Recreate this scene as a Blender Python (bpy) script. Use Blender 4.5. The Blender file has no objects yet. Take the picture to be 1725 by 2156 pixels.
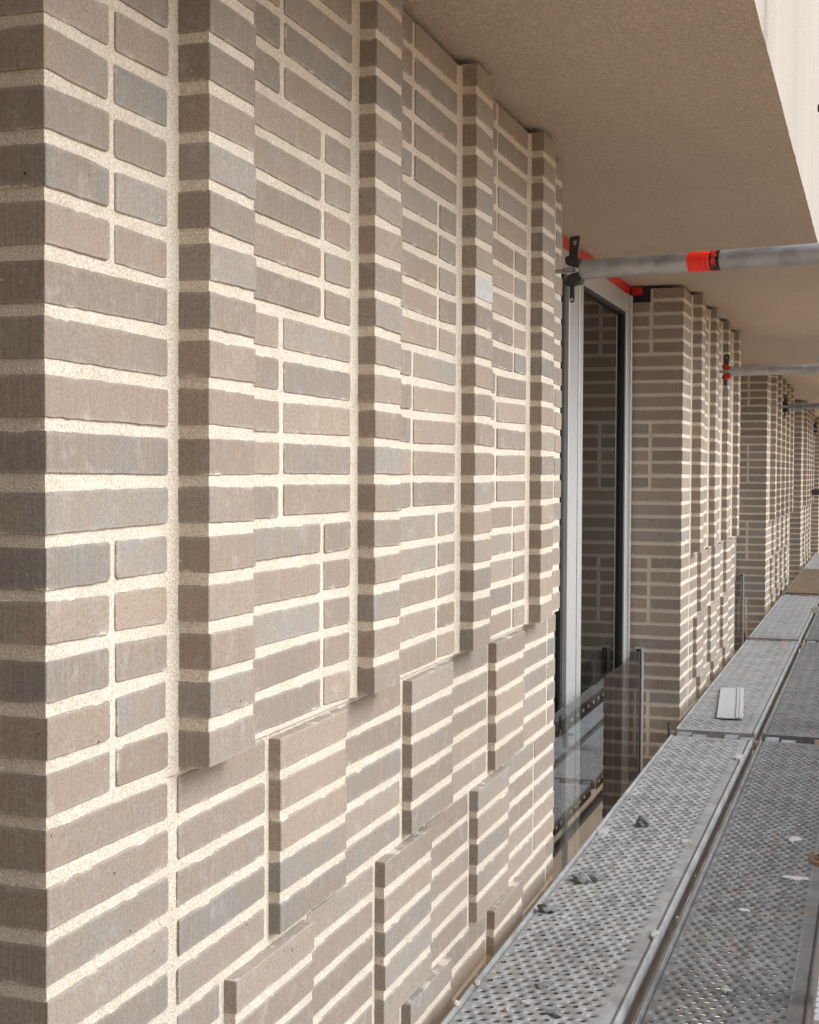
import bpy, bmesh, math, random
from mathutils import Vector, Matrix, noise as mnoise

rad = math.radians
SC = bpy.context.scene
COL = SC.collection
RND = random.Random(7)
ZO = 1.545                      # height of brick bed joint 0 above the deck

# ------------------------------------------------------------------ camera
FPX, YAW, PITCH, ROLL = 2950.98, 0.3227, -0.0285, 0.0046
CAMPOS = Vector((0.8574, -1.309, ZO - 0.4834))
fw = Vector((-math.sin(YAW) * math.cos(PITCH), math.cos(YAW) * math.cos(PITCH), math.sin(PITCH)))
rt = Vector((math.cos(YAW), math.sin(YAW), 0))
up = rt.cross(fw)
RT = rt * math.cos(ROLL) + up * math.sin(ROLL)
UP = -rt * math.sin(ROLL) + up * math.cos(ROLL)
cd = bpy.data.cameras.new('camera')
cam = bpy.data.objects.new('camera', cd)
COL.objects.link(cam)
m = Matrix.Identity(4)
for i in range(3):
    m[i][0], m[i][1], m[i][2], m[i][3] = RT[i], UP[i], -fw[i], CAMPOS[i]
cam.matrix_world = m
cd.sensor_fit = 'VERTICAL'
cd.sensor_height = 36.0
cd.lens = 36.0 * FPX / 2156.0
cd.clip_start, cd.clip_end = 0.02, 3000
SC.camera = cam

# ------------------------------------------------------------------ light
SUN_EL, SUN_AZ = 40.0, 86.0      # azimuth measured from +Y (along the gallery) towards +X (outside)
w = bpy.data.worlds.new('World')
SC.world = w
w.use_nodes = True
wn, wl = w.node_tree.nodes, w.node_tree.links
wn.clear()
sky = wn.new('ShaderNodeTexSky')
sky.sky_type = 'NISHITA'
sky.sun_disc = False
sky.sun_elevation = rad(SUN_EL)
sky.sun_rotation = rad(SUN_AZ)
sky.air_density, sky.dust_density, sky.ozone_density = 1.0, 6.0, 1.0
hsv = wn.new('ShaderNodeHueSaturation')
hsv.inputs['Saturation'].default_value = 0.12
bg = wn.new('ShaderNodeBackground')
bg.inputs['Strength'].default_value = 0.15
wo = wn.new('ShaderNodeOutputWorld')
wl.new(sky.outputs[0], hsv.inputs['Color'])
tint = wn.new('ShaderNodeMix')           # an overcast, slightly warm sky
tint.data_type, tint.blend_type = 'RGBA', 'MULTIPLY'
tint.inputs[0].default_value = 1.0
tint.inputs[7].default_value = (0.91, 0.98, 1.09, 1)
wl.new(hsv.outputs[0], tint.inputs[6])
wl.new(tint.outputs[2], bg.inputs['Color'])
wl.new(bg.outputs[0], wo.inputs['Surface'])
sd = bpy.data.lights.new('sun', 'SUN')
sd.energy = 0.5
sd.angle = rad(40)
sd.color = (1.0, 0.975, 0.95)
sun = bpy.data.objects.new('sun', sd)
COL.objects.link(sun)
sdir = Vector((math.sin(rad(SUN_AZ)) * math.cos(rad(SUN_EL)), math.cos(rad(SUN_AZ)) * math.cos(rad(SUN_EL)), math.sin(rad(SUN_EL))))
sun.rotation_euler = sdir.to_track_quat('Z', 'Y').to_euler()
VS = SC.view_settings
VS.view_transform = 'Standard'
VS.look = 'None'
VS.gamma = 1
VS.use_curve_mapping = False
VS.exposure = 0.74
SC.cycles.max_bounces = 8
SC.cycles.diffuse_bounces = 5
SC.cycles.glossy_bounces = 4
SC.cycles.transparent_max_bounces = 12


# ------------------------------------------------------------------ node helpers
class NT:
    def __init__(s, name):
        s.m = bpy.data.materials.new(name)
        s.m.use_nodes = True
        s.n, s.l = s.m.node_tree.nodes, s.m.node_tree.links
        s.n.clear()
        s.out = s.n.new('ShaderNodeOutputMaterial')

    def node(s, t, **kw):
        o = s.n.new(t)
        for k, v in kw.items():
            setattr(o, k, v)
        return o

    def put(s, sock, v):
        if hasattr(v, 'is_output'):
            s.l.new(v, sock)
        else:
            if isinstance(v, tuple) and len(v) == 3 and sock.type == 'RGBA':
                v = (*v, 1)
            sock.default_value = v

    def math(s, op, a, b=0.0, c=0.0, clamp=False):
        o = s.node('ShaderNodeMath', operation=op, use_clamp=clamp)
        for i, v in enumerate((a, b, c)):
            s.put(o.inputs[i], v)
        return o.outputs[0]

    def vmath(s, op, a, b):
        o = s.node('ShaderNodeVectorMath', operation=op)
        s.put(o.inputs[0], a)
        s.put(o.inputs[1], b)
        return o.outputs[0]

    def noise(s, vec, scale, detail=4, rough=0.55, dist=0.0):
        o = s.node('ShaderNodeTexNoise')
        s.put(o.inputs['Vector'], vec)
        o.inputs['Scale'].default_value = scale
        o.inputs['Detail'].default_value = detail
        o.inputs['Roughness'].default_value = rough
        o.inputs['Distortion'].default_value = dist
        return o.outputs['Fac']

    def voro(s, vec, scale, feature='F1'):
        o = s.node('ShaderNodeTexVoronoi', feature=feature)
        s.put(o.inputs['Vector'], vec)
        o.inputs['Scale'].default_value = scale
        return o.outputs['Distance']

    def ramp(s, fac, stops):
        o = s.node('ShaderNodeValToRGB')
        s.put(o.inputs[0], fac)
        e = o.color_ramp.elements
        while len(e) < len(stops):
            e.new(0.5)
        for el, (p, c) in zip(e, stops):
            el.position = p
            if not isinstance(c, tuple):
                c = (c, c, c)
            el.color = (*c, 1)
        return o.outputs[0]

    def mix(s, fac, a, b, mode='MIX'):
        o = s.node('ShaderNodeMix', data_type='RGBA', blend_type=mode)
        s.put(o.inputs[0], fac)
        s.put(o.inputs[6], a)
        s.put(o.inputs[7], b)
        return o.outputs[2]

    def mapr(s, v, a, b, c=0.0, d=1.0):
        o = s.node('ShaderNodeMapRange')
        s.put(o.inputs[0], v)
        for i, x in enumerate((a, b, c, d)):
            o.inputs[i + 1].default_value = x
        return o.outputs[0]

    def bump(s, h, strength, dist, normal=None):
        o = s.node('ShaderNodeBump')
        o.inputs['Strength'].default_value = strength
        o.inputs['Distance'].default_value = dist
        s.put(o.inputs['Height'], h)
        if normal is not None:
            s.put(o.inputs['Normal'], normal)
        return o.outputs[0]

    def bsdf(s, color, rough=0.8, metal=0.0, normal=None, spec=0.5):
        o = s.node('ShaderNodeBsdfPrincipled')
        s.put(o.inputs['Base Color'], color)
        s.put(o.inputs['Roughness'], rough)
        s.put(o.inputs['Metallic'], metal)
        s.put(o.inputs['Specular IOR Level'], spec)
        if normal is not None:
            s.put(o.inputs['Normal'], normal)
        s.l.new(o.outputs[0], s.out.inputs[0])
        return s.m

    def obj(s):
        return s.node('ShaderNodeTexCoord').outputs['Object']

    def objrand(s):
        return s.node('ShaderNodeObjectInfo').outputs['Random']


def sand_colour(t, v):
    """cream sand-cement pointing, shared by the joints and the smears on the bricks"""
    big = t.noise(v, 9, 3)
    grain = t.noise(v, 420, 3, 0.7)
    c = t.ramp(big, [(0.3, (0.60, 0.515, 0.405)), (0.7, (0.69, 0.605, 0.49))])
    return t.mix(t.mapr(grain, 0.36, 0.60, 0.0, 1.0), t.mix(1.0, c, (0.70, 0.635, 0.56), 'MULTIPLY'), t.mix(0.25, c, (0.85, 0.80, 0.70)))


def mat_mortar():
    t = NT('mortar')
    v = t.obj()
    c = sand_colour(t, v)
    g = t.noise(v, 300, 4, 0.7)
    lump = t.noise(v, 70, 3, 0.6)
    pit = t.mapr(t.voro(v, 160), 0.0, 0.25, 0.0, 1.0)
    h = t.math('ADD', t.math('MULTIPLY', g, 0.9), t.math('MULTIPLY', lump, 1.3))
    h = t.math('ADD', h, t.math('MULTIPLY', pit, 0.25))
    return t.bsdf(c, 0.95, normal=t.bump(h, 0.9, 0.0022), spec=0.15)


def mat_brick():
    t = NT('brick')
    isl = t.node('ShaderNodeNewGeometry').outputs['Random Per Island']
    r = t.math('FRACT', t.math('ADD', t.objrand(), isl))
    r2 = t.math('FRACT', t.math('MULTIPLY', r, 17.31))
    r3 = t.math('FRACT', t.math('MULTIPLY', r, 41.77))
    off = t.node('ShaderNodeCombineXYZ')
    t.put(off.inputs[0], t.math('MULTIPLY', r, 31.0))
    t.put(off.inputs[1], t.math('MULTIPLY', r2, 57.0))
    t.put(off.inputs[2], t.math('MULTIPLY', r3, 23.0))
    v = t.vmath('ADD', t.obj(), off.outputs[0])
    # two firings: warm taupe and cool grey, mixed inside one brick by large clouds
    cloud = t.noise(v, 9, 3, 0.6, 0.6)
    k = t.math('ADD', t.math('MULTIPLY', r, 0.75), t.math('MULTIPLY', t.math('SUBTRACT', cloud, 0.45), 1.5))
    c = t.ramp(k, [(0.0, (0.322, 0.244, 0.176)), (0.45, (0.300, 0.236, 0.175)), (0.70, (0.284, 0.237, 0.186)), (0.95, (0.270, 0.247, 0.210))])
    val = t.math('ADD', 0.84, t.math('MULTIPLY', r2, 0.32))
    c = t.mix(1.0, c, t.node_rgb(val), 'MULTIPLY')
    bl = t.noise(t.vmath('ADD', v, (3.1, 8.2, 1.9)), 14, 4, 0.65, 0.8)
    c = t.mix(t.mapr(bl, 0.62, 0.74, 0.0, 0.35), c, (0.34, 0.345, 0.345))
    # drag marks of the wire, upright
    mp = t.node('ShaderNodeMapping')
    mp.inputs['Scale'].default_value = (230, 230, 9)
    t.l.new(v, mp.inputs[0])
    drag = t.noise(mp.outputs[0], 1.0, 3, 0.6)
    c = t.mix(t.mapr(drag, 0.38, 0.72, 0.0, 0.22), c, (0.42, 0.365, 0.315))
    fine = t.noise(v, 260, 4, 0.7)
    c = t.mix(t.mapr(fine, 0.38, 0.6, 0.42, 0.0), c, (0.13, 0.10, 0.08))
    # cement haze
    haze = t.noise(v, 26, 5, 0.7, 0.4)
    c = t.mix(t.mapr(haze, 0.56, 0.76, 0.0, 0.36), c, (0.50, 0.46, 0.41))
    mp2 = t.node('ShaderNodeMapping')
    mp2.inputs['Scale'].default_value = (55, 55, 9)
    t.l.new(v, mp2.inputs[0])
    run = t.noise(mp2.outputs[0], 1.0, 5, 0.7)
    c = t.mix(t.mapr(run, 0.62, 0.76, 0.0, 0.3), c, (0.50, 0.46, 0.41))
    # light lime specks and dark burnt pits
    sp = t.math('LESS_THAN', t.voro(v, 85), t.mapr(t.noise(v, 30, 2), 0.55, 0.8, 0.0, 0.17))
    c = t.mix(t.math('MULTIPLY', sp, 0.75), c, (0.58, 0.53, 0.46))
    dk = t.math('LESS_THAN', t.voro(t.vmath('ADD', v, (5.3, 1.7, 9.1)), 55), t.mapr(t.noise(v, 17, 2), 0.54, 0.8, 0.0, 0.2))
    c = t.mix(t.math('MULTIPLY', dk, 0.85), c, (0.035, 0.032, 0.035))
    # pointing smeared raggedly over the arrises
    at = [t.node('ShaderNodeAttribute', attribute_name=n).outputs['Fac'] for n in ('ez', 'ey', 'hw', 'hh')]
    dz = t.math('SUBTRACT', at[3], t.math('ABSOLUTE', at[0]))
    dy = t.math('SUBTRACT', at[2], t.math('ABSOLUTE', at[1]))
    d = t.math('SMOOTH_MIN', dz, dy, 0.007)
    edge = t.noise(v, 190, 5, 0.75)
    edge2 = t.noise(v, 22, 2, 0.5)
    lim = t.math('ADD', t.mapr(edge, 0.3, 0.7, -0.0024, 0.0022), t.mapr(edge2, 0.48, 0.8, -0.0020, 0.0044))
    sm = t.mapr(t.math('SUBTRACT', d, lim), -0.0006, 0.0006, 1.0, 0.0)
    mc = sand_colour(t, t.obj())
    c = t.mix(t.math('MULTIPLY', sm, 0.93), c, mc)
    # thin stain just inside the smear
    st = t.mapr(t.math('SUBTRACT', d, lim), 0.0004, 0.006, 0.28, 0.0)
    c = t.mix(st, c, (0.46, 0.42, 0.36))
    h = t.math('ADD', t.math('MULTIPLY', fine, 0.5), t.math('MULTIPLY', drag, 0.6))
    h = t.math('ADD', h, t.math('MULTIPLY', sm, 0.9))
    h = t.math('SUBTRACT', h, t.math('MULTIPLY', dk, 1.2))
    return t.bsdf(c, 0.88, normal=t.bump(h, 0.8, 0.0013), spec=0.25)


def node_rgb(self, val):
    o = self.node('ShaderNodeCombineColor')
    for i in range(3):
        self.put(o.inputs[i], val)
    return o.outputs[0]


NT.node_rgb = node_rgb


def mat_plaster(name, lo, hi, scale, strength, streak=0.0):
    t = NT(name)
    v = t.obj()
    big = t.noise(v, 1.3, 4, 0.6)
    c = t.ramp(big, [(0.3, lo), (0.7, hi)])
    g = t.noise(v, scale, 3, 0.6, 1.2)
    c = t.mix(t.mapr(g, 0.38, 0.60, 0.5, 0.0), c, tuple(x * 0.45 for x in lo))
    if streak:
        mp = t.node('ShaderNodeMapping')
        mp.inputs['Scale'].default_value = (7, 7, 0.25)
        t.l.new(v, mp.inputs[0])
        s = t.noise(mp.outputs[0], 1.0, 4, 0.6)
        c = t.mix(t.mapr(s, 0.4, 0.7, 0.0, streak), c, (0.60, 0.47, 0.34))
    return t.bsdf(c, 0.95, normal=t.bump(g, strength, 0.012), spec=0.1)


def mat_deck(name, base, rust, dust):
    t = NT(name)
    r = t.objrand()
    off = t.node('ShaderNodeCombineXYZ')
    t.put(off.inputs[0], t.math('MULTIPLY', r, 9.0))
    t.put(off.inputs[1], t.math('MULTIPLY', r, 33.0))
    o = t.obj()
    v = t.vmath('ADD', o, off.outputs[0])
    big = t.noise(v, 5, 5, 0.65)
    c = t.ramp(big, [(0.25, tuple(x * 0.72 for x in base)), (0.75, tuple(x * 1.18 for x in base))])
    du = t.noise(v, 14, 6, 0.75, 0.3)
    c = t.mix(t.mapr(du, 0.42, 0.66, 0.0, dust), c, (0.36, 0.35, 0.325))
    fl = t.noise(v, 75, 4, 0.7)
    c = t.mix(t.mapr(fl, 0.64, 0.72, 0.0, 0.55), c, (0.60, 0.58, 0.54))
    c = t.mix(t.mapr(fl, 0.36, 0.28, 0.0, 0.5), c, (0.10, 0.095, 0.09))
    ru = t.math('MULTIPLY', t.noise(v, 7, 5, 0.7, 0.5), t.noise(v, 60, 3, 0.7))
    c = t.mix(t.mapr(ru, 0.315, 0.40, 0.0, rust), c, (0.25, 0.115, 0.05))
    rough = t.mapr(du, 0.3, 0.7, 0.42, 0.8)
    return t.bsdf(c, rough, t.mapr(du, 0.35, 0.6, 0.25, 0.0), normal=t.bump(t.math('ADD', fl, du), 0.35, 0.002))


def mat_metal(name, base, rough=0.45, metal=0.8, spots=0.3, rust=0.0):
    t = NT(name)
    v = t.obj()
    a = t.noise(v, 22, 5, 0.65)
    b = t.noise(v, 140, 3, 0.7)
    c = t.ramp(a, [(0.25, tuple(x * 0.7 for x in base)), (0.75, tuple(min(1, x * 1.25) for x in base))])
    c = t.mix(t.mapr(b, 0.62, 0.72, 0.0, spots), c, tuple(x * 0.35 for x in base))
    if rust:
        c = t.mix(t.mapr(t.noise(v, 16, 5, 0.7), 0.45, 0.62, 0.0, rust), c, (0.27, 0.11, 0.04))
    return t.bsdf(c, t.mapr(a, 0.3, 0.7, rough - 0.1, rough + 0.15), metal, normal=t.bump(t.math('ADD', a, b), 0.25, 0.001))


def mat_plain(name, col, rough=0.6, metal=0.0, var=0.2, scale=40, spec=0.5, bump=0.1):
    t = NT(name)
    v = t.obj()
    a = t.noise(v, scale, 4, 0.6)
    c = t.ramp(a, [(0.25, tuple(x * (1 - var) for x in col)), (0.75, tuple(min(1, x * (1 + var)) for x in col))])
    return t.bsdf(c, rough, metal, normal=t.bump(a, bump, 0.001), spec=spec)


def mat_glass(name, tint, refl):
    t = NT(name)
    fr = t.node('ShaderNodeFresnel')
    fr.inputs['IOR'].default_value = refl
    tr = t.node('ShaderNodeBsdfTransparent')
    tr.inputs[0].default_value = (*tint, 1)
    gl = t.node('ShaderNodeBsdfGlossy')
    gl.inputs['Roughness'].default_value = 0.006
    n = t.noise(t.obj(), 0.9, 1)
    t.l.new(t.bump(n, 0.02, 0.01), gl.inputs['Normal'])
    # faint builder's dust on the pane
    df = t.node('ShaderNodeBsdfDiffuse')
    df.inputs[0].default_value = (0.45, 0.43, 0.40, 1)
    mx = t.node('ShaderNodeMixShader')
    front = t.math('SUBTRACT', 1.0, t.node('ShaderNodeNewGeometry').outputs['Backfacing'])
    t.put(mx.inputs[0], t.math('MULTIPLY', fr.outputs[0], front))
    t.l.new(tr.outputs[0], mx.inputs[1])
    t.l.new(gl.outputs[0], mx.inputs[2])
    m2 = t.node('ShaderNodeMixShader')
    t.put(m2.inputs[0], t.mapr(t.noise(t.obj(), 30, 6, 0.8), 0.5, 0.8, 0.0, 0.05))
    t.l.new(mx.outputs[0], m2.inputs[1])
    t.l.new(df.outputs[0], m2.inputs[2])
    t.l.new(m2.outputs[0], t.out.inputs[0])
    return t.m


M = dict(
    mortar=mat_mortar(), brick=mat_brick(),
    soffit=mat_plaster('soffit_plaster', (0.70, 0.58, 0.475), (0.77, 0.645, 0.535), 150, 1.0),
    fascia=mat_plaster('fascia_render', (0.40, 0.355, 0.30), (0.44, 0.395, 0.34), 160, 0.2, 0.25),
    deck=mat_deck('deck_steel', (0.245, 0.236, 0.222), 0.4, 0.5),
    deck_dark=mat_deck('deck_steel_worn', (0.125, 0.122, 0.115), 0.75, 0.16),
    galv=mat_metal('galvanised_steel', (0.40, 0.405, 0.41), 0.45, 0.75),
    forged=mat_metal('forged_steel', (0.055, 0.053, 0.05), 0.5, 0.5, 0.2),
    rusty=mat_metal('rusty_steel', (0.22, 0.19, 0.17), 0.6, 0.4, 0.4, 0.9),
    alu=mat_plain('anodised_aluminium', (0.49, 0.475, 0.45), 0.38, 0.35, 0.06),
    alu_dark=mat_plain('groove_shadow_gap', (0.05, 0.05, 0.05), 0.6),
    rubber=mat_plain('black_rubber', (0.012, 0.012, 0.012), 0.6, 0, 0.3),
    tape=mat_plain('red_tape', (0.50, 0.012, 0.008), 0.45, 0, 0.15, 60),
    red=mat_plain('red_paint', (0.42, 0.02, 0.012), 0.5, 0, 0.25),
    sticker=mat_plain('orange_red_sticker', (0.95, 0.03, 0.012), 0.4, 0, 0.04),
    ink=mat_plain('black_ink', (0.012, 0.01, 0.01), 0.5),
    glass=mat_glass('window_glass', (0.42, 0.43, 0.42), 2.15),
    glass_clear=mat_glass('balustrade_glass', (0.80, 0.805, 0.795), 1.95),
    brick_pale=mat_plain('lime_bloomed_brick', (0.44, 0.415, 0.385), 0.9, 0, 0.14, 55, 0.2, 0.4),
    stone=mat_plain('broken_brick', (0.17, 0.165, 0.155), 0.95, 0, 0.4, 60, 0.2, 0.6),
    crumb=mat_plain('mortar_crumb', (0.42, 0.36, 0.29), 0.95, 0, 0.3, 90, 0.2, 0.6),
    splat=mat_plain('plaster_splash', (0.36, 0.35, 0.325), 0.95, 0, 0.35, 110, 0.2, 0.5),
    trim=mat_plain('ribbed_aluminium', (0.50, 0.49, 0.47), 0.45, 0.3, 0.08),
    wood=mat_plain('plywood', (0.14, 0.095, 0.055), 0.8, 0, 0.3, 9, 0.2, 0.2),
    ground=mat_plain('sandy_ground', (0.50, 0.37, 0.25), 0.95, 0, 0.2, 0.6, 0.1, 0.3),
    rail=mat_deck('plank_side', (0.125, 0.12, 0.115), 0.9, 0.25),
    deck_lit=mat_deck('deck_steel_lit', (0.46, 0.455, 0.44), 0.2, 0.6),  # deck steel lightened so the mirrored lower planks look brightly lit
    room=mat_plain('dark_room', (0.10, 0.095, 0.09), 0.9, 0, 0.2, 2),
)


# ------------------------------------------------------------------ mesh helpers
class MB:
    def __init__(s):
        s.v, s.f = [], []

    def add(s, vs, fs):
        o = len(s.v)
        s.v += [tuple(v) for v in vs]
        s.f += [tuple(i + o for i in f) for f in fs]

    def box(s, x0, x1, y0, y1, z0, z1):
        s.add([(x0, y0, z0), (x1, y0, z0), (x1, y1, z0), (x0, y1, z0), (x0, y0, z1), (x1, y0, z1), (x1, y1, z1), (x0, y1, z1)],
              [(0, 3, 2, 1), (4, 5, 6, 7), (0, 1, 5, 4), (1, 2, 6, 5), (2, 3, 7, 6), (3, 0, 4, 7)])

    def cbox(s, x0, x1, y0, y1, z0, z1, b=0.001):
        """box with its vertical and horizontal edges eased"""
        bm = bmesh.new()
        bmesh.ops.create_cube(bm, size=1)
        for v in bm.verts:
            v.co = Vector((x0 if v.co.x < 0 else x1, y0 if v.co.y < 0 else y1, z0 if v.co.z < 0 else z1))
        bmesh.ops.bevel(bm, geom=bm.edges[:], offset=b, segments=1, affect='EDGES', profile=0.5)
        s.bm(bm)

    def bm(s, bm):
        bm.verts.ensure_lookup_table()
        s.add([v.co.copy() for v in bm.verts], [[v.index for v in f.verts] for f in bm.faces])
        bm.free()

    def tube(s, a, b, r, n=20, cap=True, r2=None, inner=0):
        a, b = Vector(a), Vector(b)
        d = (b - a).normalized()
        q = d.to_track_quat('Z', 'Y')
        r2 = r if r2 is None else r2
        A = [a + q @ Vector((r * math.cos(2 * math.pi * i / n), r * math.sin(2 * math.pi * i / n), 0)) for i in range(n)]
        B = [b + q @ Vector((r2 * math.cos(2 * math.pi * i / n), r2 * math.sin(2 * math.pi * i / n), 0)) for i in range(n)]
        fs = [(i, (i + 1) % n, n + (i + 1) % n, n + i) for i in range(n)]
        if cap:
            fs += [tuple(range(n))[::-1], tuple(range(n, 2 * n))]
        s.add(A + B, fs)

    def sweep(s, pts, r, n=10):
        for a, b in zip(pts, pts[1:]):
            s.tube(a, b, r, n)

    def prism(s, poly, y0, y1, axis='y'):
        """polygon in (x, z) extruded along y (or in (x,y) along z)"""
        n = len(poly)
        if axis == 'y':
            vs = [(x, y0, z) for x, z in poly] + [(x, y1, z) for x, z in poly]
        elif axis == 'z':
            vs = [(x, y, y0) for x, y in poly] + [(x, y, y1) for x, y in poly]
        else:
            vs = [(y0, x, z) for x, z in poly] + [(y1, x, z) for x, z in poly]
        s.add(vs, [(i, (i + 1) % n, n + (i + 1) % n, n + i) for i in range(n)] + [tuple(range(n))[::-1], tuple(range(n, 2 * n))])

    def mesh(s, name, mat, smooth=False):
        me = bpy.data.meshes.new(name)
        me.from_pydata(s.v, [], s.f)
        bm = bmesh.new()
        bm.from_mesh(me)
        bmesh.ops.recalc_face_normals(bm, faces=bm.faces)
        bm.to_mesh(me)
        bm.free()
        me.materials.append(mat)
        if smooth:
            me.polygons.foreach_set('use_smooth', [True] * len(me.polygons))
            me.set_sharp_from_angle(angle=rad(35))
        me.update()
        return me

    def obj(s, name, mat, parent=None, smooth=False, loc=(0, 0, 0)):
        return link(name, s.mesh(name, mat, smooth), parent, loc)


def link(name, me, parent=None, loc=(0, 0, 0)):
    o = bpy.data.objects.new(name, me)
    COL.objects.link(o)
    o.location = loc
    if parent:
        o.parent = parent
    return o


def tag(o, label=None, cat=None, group=None, kind=None):
    for k, v in (('label', label), ('category', cat), ('group', group), ('kind', kind)):
        if v:
            o[k] = v
    return o


def thing(name, loc, label, cat, group=None, rz=0.0):
    o = link(name, None, None, loc)
    o.rotation_euler = (0, 0, rz)
    return tag(o, label, cat, group)


def proj(p):
    v = Vector(p) - CAMPOS
    dz = v.dot(fw)
    if dz < 0.05:
        return None
    return 862.5 + FPX * v.dot(RT) / dz, 1078 - FPX * v.dot(UP) / dz


def unproj(x, y, depth):
    return CAMPOS + fw * depth + RT * ((x - 862.5) / FPX * depth) - UP * ((y - 1078) / FPX * depth)


# ------------------------------------------------------------------ setting
g = MB()
N = 40
g.add([(-700, -700, -5.2), (700, -700, -5.2), (700, 700, -5.2), (-700, 700, -5.2)], [(0, 1, 2, 3)])
tag(g.obj('ground', M['ground']), kind='structure')
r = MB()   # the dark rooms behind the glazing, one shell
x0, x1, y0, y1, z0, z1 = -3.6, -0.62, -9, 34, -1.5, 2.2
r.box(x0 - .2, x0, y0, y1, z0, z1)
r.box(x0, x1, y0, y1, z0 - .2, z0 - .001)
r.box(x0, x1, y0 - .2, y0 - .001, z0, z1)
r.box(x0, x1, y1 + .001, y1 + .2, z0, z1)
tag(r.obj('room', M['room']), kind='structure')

CEIL = ZO + 0.379
ob = MB()
ns = 900
for i in range(ns + 1):
    y = -9 + 43 * i / ns
    e = 0.0022 * mnoise.noise((y * 14, 3.3, 0)) + 0.0012 * mnoise.noise((y * 45, 1.3, 0))
    ob.v += [(-3.8, y, CEIL), (0.618, y, CEIL), (0.631 + e * 0.4, y, CEIL + e), (0.631, y, CEIL + 0.03), (0.631, y, CEIL + 3.4), (-3.8, y, CEIL + 3.4)]
for i in range(ns):
    for k in range(6):
        ob.f.append((6 * i + k, 6 * i + 6 + k, 6 * i + 6 + (k + 1) % 6, 6 * i + (k + 1) % 6))
ob.f += [tuple(range(6)), tuple(range(6 * ns, 6 * ns + 6))[::-1]]
ovm = ob.mesh('overhang', M['soffit'])
ovm.materials.append(M['fascia'])
for p_ in ovm.polygons:
    if p_.normal.x > 0.7:
        p_.material_index = 1
tag(link('overhang', ovm), 'beige rough plastered soffit with pale fascia above the brick wall', 'overhang')

# ------------------------------------------------------------------ brick piers
CH = 0.062                     # course height
BJ = 0.0160                    # bed joint
BH = CH - BJ
W1, P = 0.2925, 0.6135
K0, K1 = -6, 31
XC, XR, XB, XRIB, XPR = 0.006, 0.018, 0.011, 0.0555, 0.028


def course_layout(c, n):
    """bricks of course c as (x0, x1, y0, y1, sharp_left, sharp_right, end_seen)"""
    gnum = math.floor((c + 1) / 5)
    out = []
    if gnum % 2 == 0:            # face shows two halves, the return a stretcher
        out.append((-0.281, XC, 0, 0.132, True, False, True))
        out.append((-0.10, XC, 0.1475, 0.274, False, False, False))
    else:
        out.append((-0.132, XC, 0, 0.274, True, False, True))
        out.append((-0.281, -0.1495, 0, 0.12, True, False, True))
    for i in range(n):
        y = W1 + i * P
        last = i == n - 1
        if gnum <= 2:
            L = [(XRIB, 0, 0.1365, True, True, True)]
            if gnum % 2 != 0:
                L += [(XR, 0.154, 0.300, False, False, False), (XR, 0.3205, 0.595, False, False, False)]
            else:
                L += [(XR, 0.154, 0.462, False, False, False), (XR, 0.4825, 0.595, False, False, False)]
        elif gnum % 2 != 0:
            L = [(XB, 0.0 if i == 0 else -0.035, 0.268, False, False, False), (XPR, 0.287, 0.558, True, True, True)]
        else:
            L = [(XB, 0.0 if i == 0 else -0.181, 0.118, False, False, False), (XPR, 0.137, 0.416, True, True, True)]
        for (x, a, b, sl, sr, es) in L:
            if last:
                if a >= 0.34:
                    continue
                if x == XPR:
                    x, sl = XB, False
                    es = False
                eb = 0.395 if gnum <= 2 else 0.372
                b = min(b, eb)
                if b > 0.33:
                    b, sr = eb, True
            out.append((x - (0.11 if x != XRIB else 0.14), x, y + a, y + b, sl, sr, es))
    return gnum, out


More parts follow.
